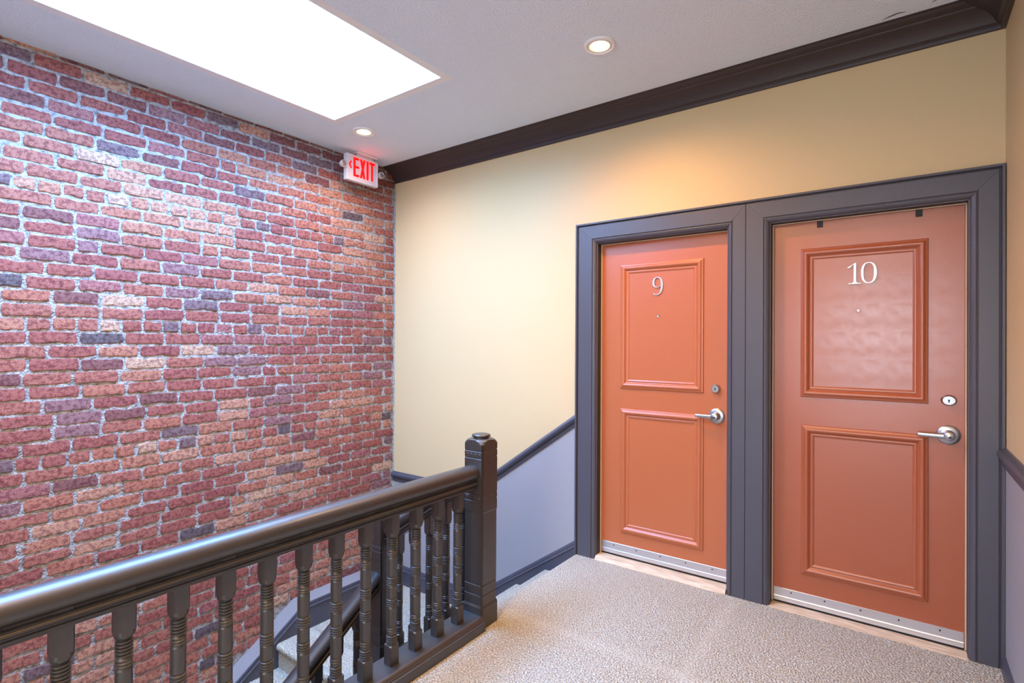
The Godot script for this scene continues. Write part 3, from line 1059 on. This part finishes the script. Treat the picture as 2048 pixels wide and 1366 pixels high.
func newel(parent: Node, at: Vector3, tall: float, foot: float, block: float) -> void:
	# foot: where the post starts below "at"; block: height of the wider plain foot
	var b := 0.0625
	var big := 0.1
	var l := [[-foot, 0.0655, big], [block - 0.006, 0.0655, big], [block + 0.004, 0.0605, big], [block + 0.004, 0.0605, 0.0815]]
	var groove := func(y: float, half: float) -> void:
		for q in [[-0.0045, 0.0], [-0.0015, -0.0022], [0.0015, -0.0022], [0.0045, 0.0]]:
			l.append([y + q[0], half + q[1], big])
	groove.call(block + 0.055, 0.0605)
	groove.call(block + 0.105, 0.0605)
	l.append([block + 0.11, 0.0605, 0.0815])
	l.append([tall - 0.392, 0.0605, 0.0815])
	l.append([tall - 0.384, b, big])
	groove.call(tall - 0.330, b)
	groove.call(tall - 0.300, b)
	groove.call(tall - 0.118, b)
	groove.call(tall - 0.082, b)
	for q in [[0.070, 0.0890], [0.058, 0.0868], [0.048, 0.0832], [0.040, 0.0785], [0.033, 0.0725], [0.028, 0.0650], [0.0245, 0.0560]]:
		l.append([tall - q[0], b, q[1]])
	var mb := MB.new()
	mb.post(l, 48)
	var post := obj("newel_post", mb, M.rail, parent)
	post.position = at
	mb = MB.new()
	mb.lathe([Vector2(0.040, -0.026), Vector2(0.040, -0.020), Vector2(0.0465, -0.017), Vector2(0.048, -0.013), Vector2(0.0475, -0.008), Vector2(0.044, -0.0045), Vector2(0.030, -0.0015), Vector2(0.0, 0.0)], 10, 30)
	mb.xf = Transform3D()
	var cap := obj("newel_cap", mb, M.rail, post)
	cap.position = Vector3(0, tall, 0)
	# little drilled diamonds between the paired grooves
	for yy in [tall - 0.315, tall - 0.100]:
		mb = MB.new()
		for k in 4:
			for face in 2:
				var u := (k - 1.5) * 0.026
				mb.xf = Transform3D(Basis.from_euler(Vector3(0, PI / 2 * face, 0)), Vector3(0, yy, 0))
				for s in 4:
					var a0 := TAU * s / 4.0
					var a1 := TAU * (s + 1) / 4.0
					mb.tri(Vector3(u + 0.010 * cos(a0), 0.008 * sin(a0), b - 0.0002), Vector3(u + 0.010 * cos(a1), 0.008 * sin(a1), b - 0.0002), Vector3(u, 0, b + 0.0028), Vector3(cos(a0), sin(a0), 1), Vector3(cos(a1), sin(a1), 1), Vector3(0, 0, 1))
		obj("carved_band", mb, M.rail, post)


func railings() -> void:
	var bal := baluster_mesh()
	var cx := -1.739
	# along the edge of the hall floor
	var t := thing("landing_railing", "dark painted balustrade along the edge of the hall carpet, ending at a square newel post", "railing")
	var mb := MB.new()
	mb.sweep(rail_prof(), Vector3(cx - 0.003, 0.692, 1.142), Vector3(cx - 0.003, 0.692, 4.6), Vector3.RIGHT, Vector3.UP, Vector2.ZERO, Vector2.ZERO, 36)
	obj("handrail", mb, M.rail, t)
	mb = MB.new()
	var bp := PackedVector2Array()
	for q in [[0.082, 0.0], [0.084, 0.003], [0.084, 0.040], [0.0825, 0.0435], [0.0765, 0.0450], [0.0745, 0.0470], [0.0745, 0.0515], [0.0705, 0.054], [0.0670, 0.0600], [0.060, 0.0655], [0.053, 0.068], [-0.055, 0.068], [-0.062, 0.0665], [-0.066, 0.060], [-0.066, 0.0]]:
		bp.append(Vector2(q[0], q[1]))
	mb.sweep(bp, Vector3(cx, 0, 1.142), Vector3(cx, 0, 4.6), Vector3.RIGHT, Vector3.UP)
	obj("base_rail", mb, M.rail, t)
	newel(t, Vector3(cx, 0, 1.082), 0.962, 0.0, 0.108)
	for i in 24:
		var o := inst("baluster", bal, M.rail, t)
		o.position = Vector3(cx, 0.068, 1.257 + 0.1376 * i)
	# down the first flight, along the door wall, to the lower newel
	var s := 0.675
	t = thing("stair_railing", "dark balustrade sloping down the first flight behind the newel post to a lower newel", "railing", Vector3.ZERO, "stair balustrades")
	mb = MB.new()
	mb.sweep(rail_prof(), Vector3(-2.43, 0.466 - s * 0.333, 1.082), Vector3(-1.804, 0.466 + s * 0.293, 1.082), Vector3.BACK, Vector3.UP, Vector2.ZERO, Vector2.ZERO, 48)
	obj("handrail", mb, M.rail, t)
	newel(t, Vector3(-2.4925, LY, 1.082), 1.21, 0.25, 0.335)
	for x in [-1.8575, -1.98, -2.1025, -2.225, -2.3475]:
		var o := inst("baluster", bal, M.rail, t)
		o.position = Vector3(x, -0.166 + s * (x + 2.097), 1.082)
	# down the second flight, towards the camera
	t = thing("stair_railing", "dark balustrade of the lower flight, descending towards the camera beside the brick wall", "railing", Vector3.ZERO, "stair balustrades")
	mb = MB.new()
	mb.sweep(rail_prof(), Vector3(-2.4925, -0.034, 1.143), Vector3(-2.4925, -0.034 - 0.68 * 2.3, 3.443), Vector3.RIGHT, Vector3.UP, Vector2.ZERO, Vector2.ZERO, 48)
	obj("handrail", mb, M.rail, t)
	for i in 17:
		var z := 1.263 + 0.1285 * i
		var o := inst("baluster", bal, M.rail, t)
		o.position = Vector3(-2.4925, -0.666 - s * (z - 1.145), z)


# ---------------------------------------------------------------- fittings
func downlight(at: Vector2, label: String, e: float, spread := 80.0, soft := 1.0) -> void:
	var t := thing("downlight", label, "ceiling lamp", Vector3(at.x, H, at.y), "recessed downlights")
	var mb := MB.new()
	mb.lathe([Vector2(0.081, 0.001), Vector2(0.081, -0.004), Vector2(0.079, -0.0085), Vector2(0.074, -0.0115), Vector2(0.068, -0.0105), Vector2(0.063, -0.006), Vector2(0.0615, -0.003)], 48, 60)
	obj("trim_ring", mb, M.white, t)
	mb = MB.new()
	mb.lathe([Vector2(0.0615, -0.003), Vector2(0.059, -0.0035), Vector2(0.0565, -0.0075), Vector2(0.053, -0.0085), Vector2(0.050, -0.0065), Vector2(0.046, -0.0015), Vector2(0.0, -0.0012)], 48, 60)
	obj("baffle", mb, M.white, t)
	mb = MB.new()
	mb.lathe([Vector2(0.034, -0.0008), Vector2(0.034, -0.004), Vector2(0.029, -0.0085), Vector2(0.015, -0.0105), Vector2(0.0, -0.011)], 32)
	obj("lamp_lens", mb, glow(Color(1.0, 0.88, 0.66), 14.0), t)
	var l := SpotLight3D.new()
	l.name = "downlight_beam"
	l.light_color = Color(1.0, 0.74, 0.41)
	l.light_energy = e
	l.spot_range = 12.0
	l.spot_attenuation = 2.0
	l.spot_angle = spread
	l.spot_angle_attenuation = soft
	l.light_size = 0.035
	l.shadow_enabled = true
	t.add_child(l)
	l.position = Vector3(0, -0.016, 0)
	l.rotation_degrees = Vector3(-90, 0, 0)


func exit_sign() -> void:
	var xf := -3.5
	var t := thing("exit_sign", "white ceiling-hung EXIT sign with red letters, two round lamps, beside the brick wall", "sign", Vector3.ZERO)
	var mb := MB.new()
	mb.box(Vector3(xf - 0.042, 2.704, 0.302), Vector3(xf - 0.004, 2.911, 0.611), 0.004)
	for r in [[2.704, 2.716, 0.302, 0.611], [2.900, 2.911, 0.302, 0.611], [2.716, 2.900, 0.302, 0.313], [2.716, 2.900, 0.600, 0.611]]:
		mb.box(Vector3(xf - 0.010, r[0], r[2]), Vector3(xf, r[1], r[3]), 0.002)
	obj("housing", mb, M.plastic, t)
	mb = MB.new()
	mb.box(Vector3(xf - 0.03, 2.911, 0.34), Vector3(xf - 0.012, 2.932, 0.50), 0.003)
	mb.box(Vector3(xf - 0.055, 2.930, 0.315), Vector3(xf + 0.02, 2.9455, 0.525), 0.006)
	obj("ceiling_canopy", mb, M.plastic, t)
	var red := glow(Color(1.0, 0.035, 0.02), 1.3)
	red.albedo_color = Color(0.8, 0.05, 0.03)
	var top := 2.893
	var bot := 2.742
	var xa := xf - 0.005
	var xb := xf - 0.001
	var w := 0.019
	# E X I T reads from +z to -z
	mb = MB.new()
	mb.box(Vector3(xa, bot, 0.545 - w), Vector3(xb, top, 0.545))
	for y in [bot, (top + bot) / 2.0 - 0.008, top - 0.018]:
		mb.box(Vector3(xa, y, 0.492), Vector3(xb, y + 0.018, 0.545 - w + 0.001))
	obj("letter_e", mb, red, t)
	mb = MB.new()
	for s in 2:
		var za := 0.4725 if s == 0 else 0.4385
		var zb := 0.4385 if s == 0 else 0.4725
		var pg := PackedVector2Array([Vector2(za - w / 2, top), Vector2(za + w / 2, top), Vector2(zb + w / 2, bot), Vector2(zb - w / 2, bot)])
		mb.sweep(pg, Vector3(xa, 0, 0), Vector3(xb - 0.0004 * s, 0, 0), Vector3.BACK, Vector3.UP)
	obj("letter_x", mb, red, t)
	mb = MB.new()
	mb.box(Vector3(xa, bot, 0.3985), Vector3(xb, top, 0.3985 + w))
	obj("letter_i", mb, red, t)
	mb = MB.new()
	mb.box(Vector3(xa, bot, 0.362 - w / 2), Vector3(xb, top, 0.362 + w / 2))
	mb.box(Vector3(xa, top - 0.019, 0.336), Vector3(xb, top, 0.388))
	obj("letter_t", mb, red, t)
	mb = MB.new()
	for s in [-1.0, 1.0]:
		var pg := PackedVector2Array([Vector2(0.590, 2.8275), Vector2(0.574, 2.8275), Vector2(0.560, 2.8275 + s * 0.030), Vector2(0.571, 2.8275 + s * 0.030)])
		mb.sweep(pg, Vector3(xa, 0, 0), Vector3(xb, 0, 0), Vector3.BACK, Vector3.UP)
	obj("arrow", mb, red, t)
	for s in 2:
		var z := 0.640 if s == 0 else 0.268
		mb = MB.new()
		mb.xf = Transform3D(Basis.from_euler(Vector3(0, 0, -PI / 2)), Vector3(xf - 0.03, 2.815, z))
		mb.lathe([Vector2(0.0, -0.008), Vector2(0.012, -0.006), Vector2(0.021, 0.004), Vector2(0.026, 0.018), Vector2(0.028, 0.034), Vector2(0.0275, 0.038), Vector2(0.024, 0.038), Vector2(0.0235, 0.034)], 28, 60)
		var hd := obj("emergency_lamp", mb, M.plastic, t)
		mb = MB.new()
		mb.xf = Transform3D(Basis.from_euler(Vector3(0, 0, -PI / 2)), Vector3(xf - 0.03, 2.815, z))
		mb.lathe([Vector2(0.0235, 0.034), Vector2(0.016, 0.0385), Vector2(0.0, 0.040)], 24)
		obj("lens", mb, M.steel, hd)
		mb = MB.new()
		mb.box(Vector3(xf - 0.034, 2.807, minf(z, 0.61 if s == 0 else 0.303)), Vector3(xf - 0.018, 2.823, maxf(z, 0.61 if s == 0 else 0.303)), 0.002)
		obj("bracket", mb, M.plastic, hd)
	var l := OmniLight3D.new()
	l.name = "exit_sign_glow"
	l.light_color = Color(1.0, 0.08, 0.05)
	l.light_energy = 0.0045
	l.light_size = 0.05
	l.omni_range = 6.0
	l.omni_attenuation = 2.0
	l.shadow_enabled = true
	t.add_child(l)
	l.position = Vector3(xf + 0.07, 2.83, 0.45)


func _ready() -> void:
	rng.seed = 20240611
	view_and_light()
	materials()
	room()
	trims()
	brick_wall()
	doors()
	stairs()
	railings()
	downlight(Vector2(-1.245, 0.752), "round recessed ceiling lamp above the hall, in front of the doors", 3.1)
	downlight(Vector2(-3.130, 0.740), "round recessed ceiling lamp beside the skylight corner, above the EXIT sign", 1.2)
	downlight(Vector2(-1.2, 2.95), "round recessed ceiling lamp over the near part of the hall, out of view", 4.2, 87.0, 0.5)
	downlight(Vector2(-0.35, 4.7), "round recessed ceiling lamp towards the hall window, out of view", 3.2, 87.0, 0.5)
	exit_sign()
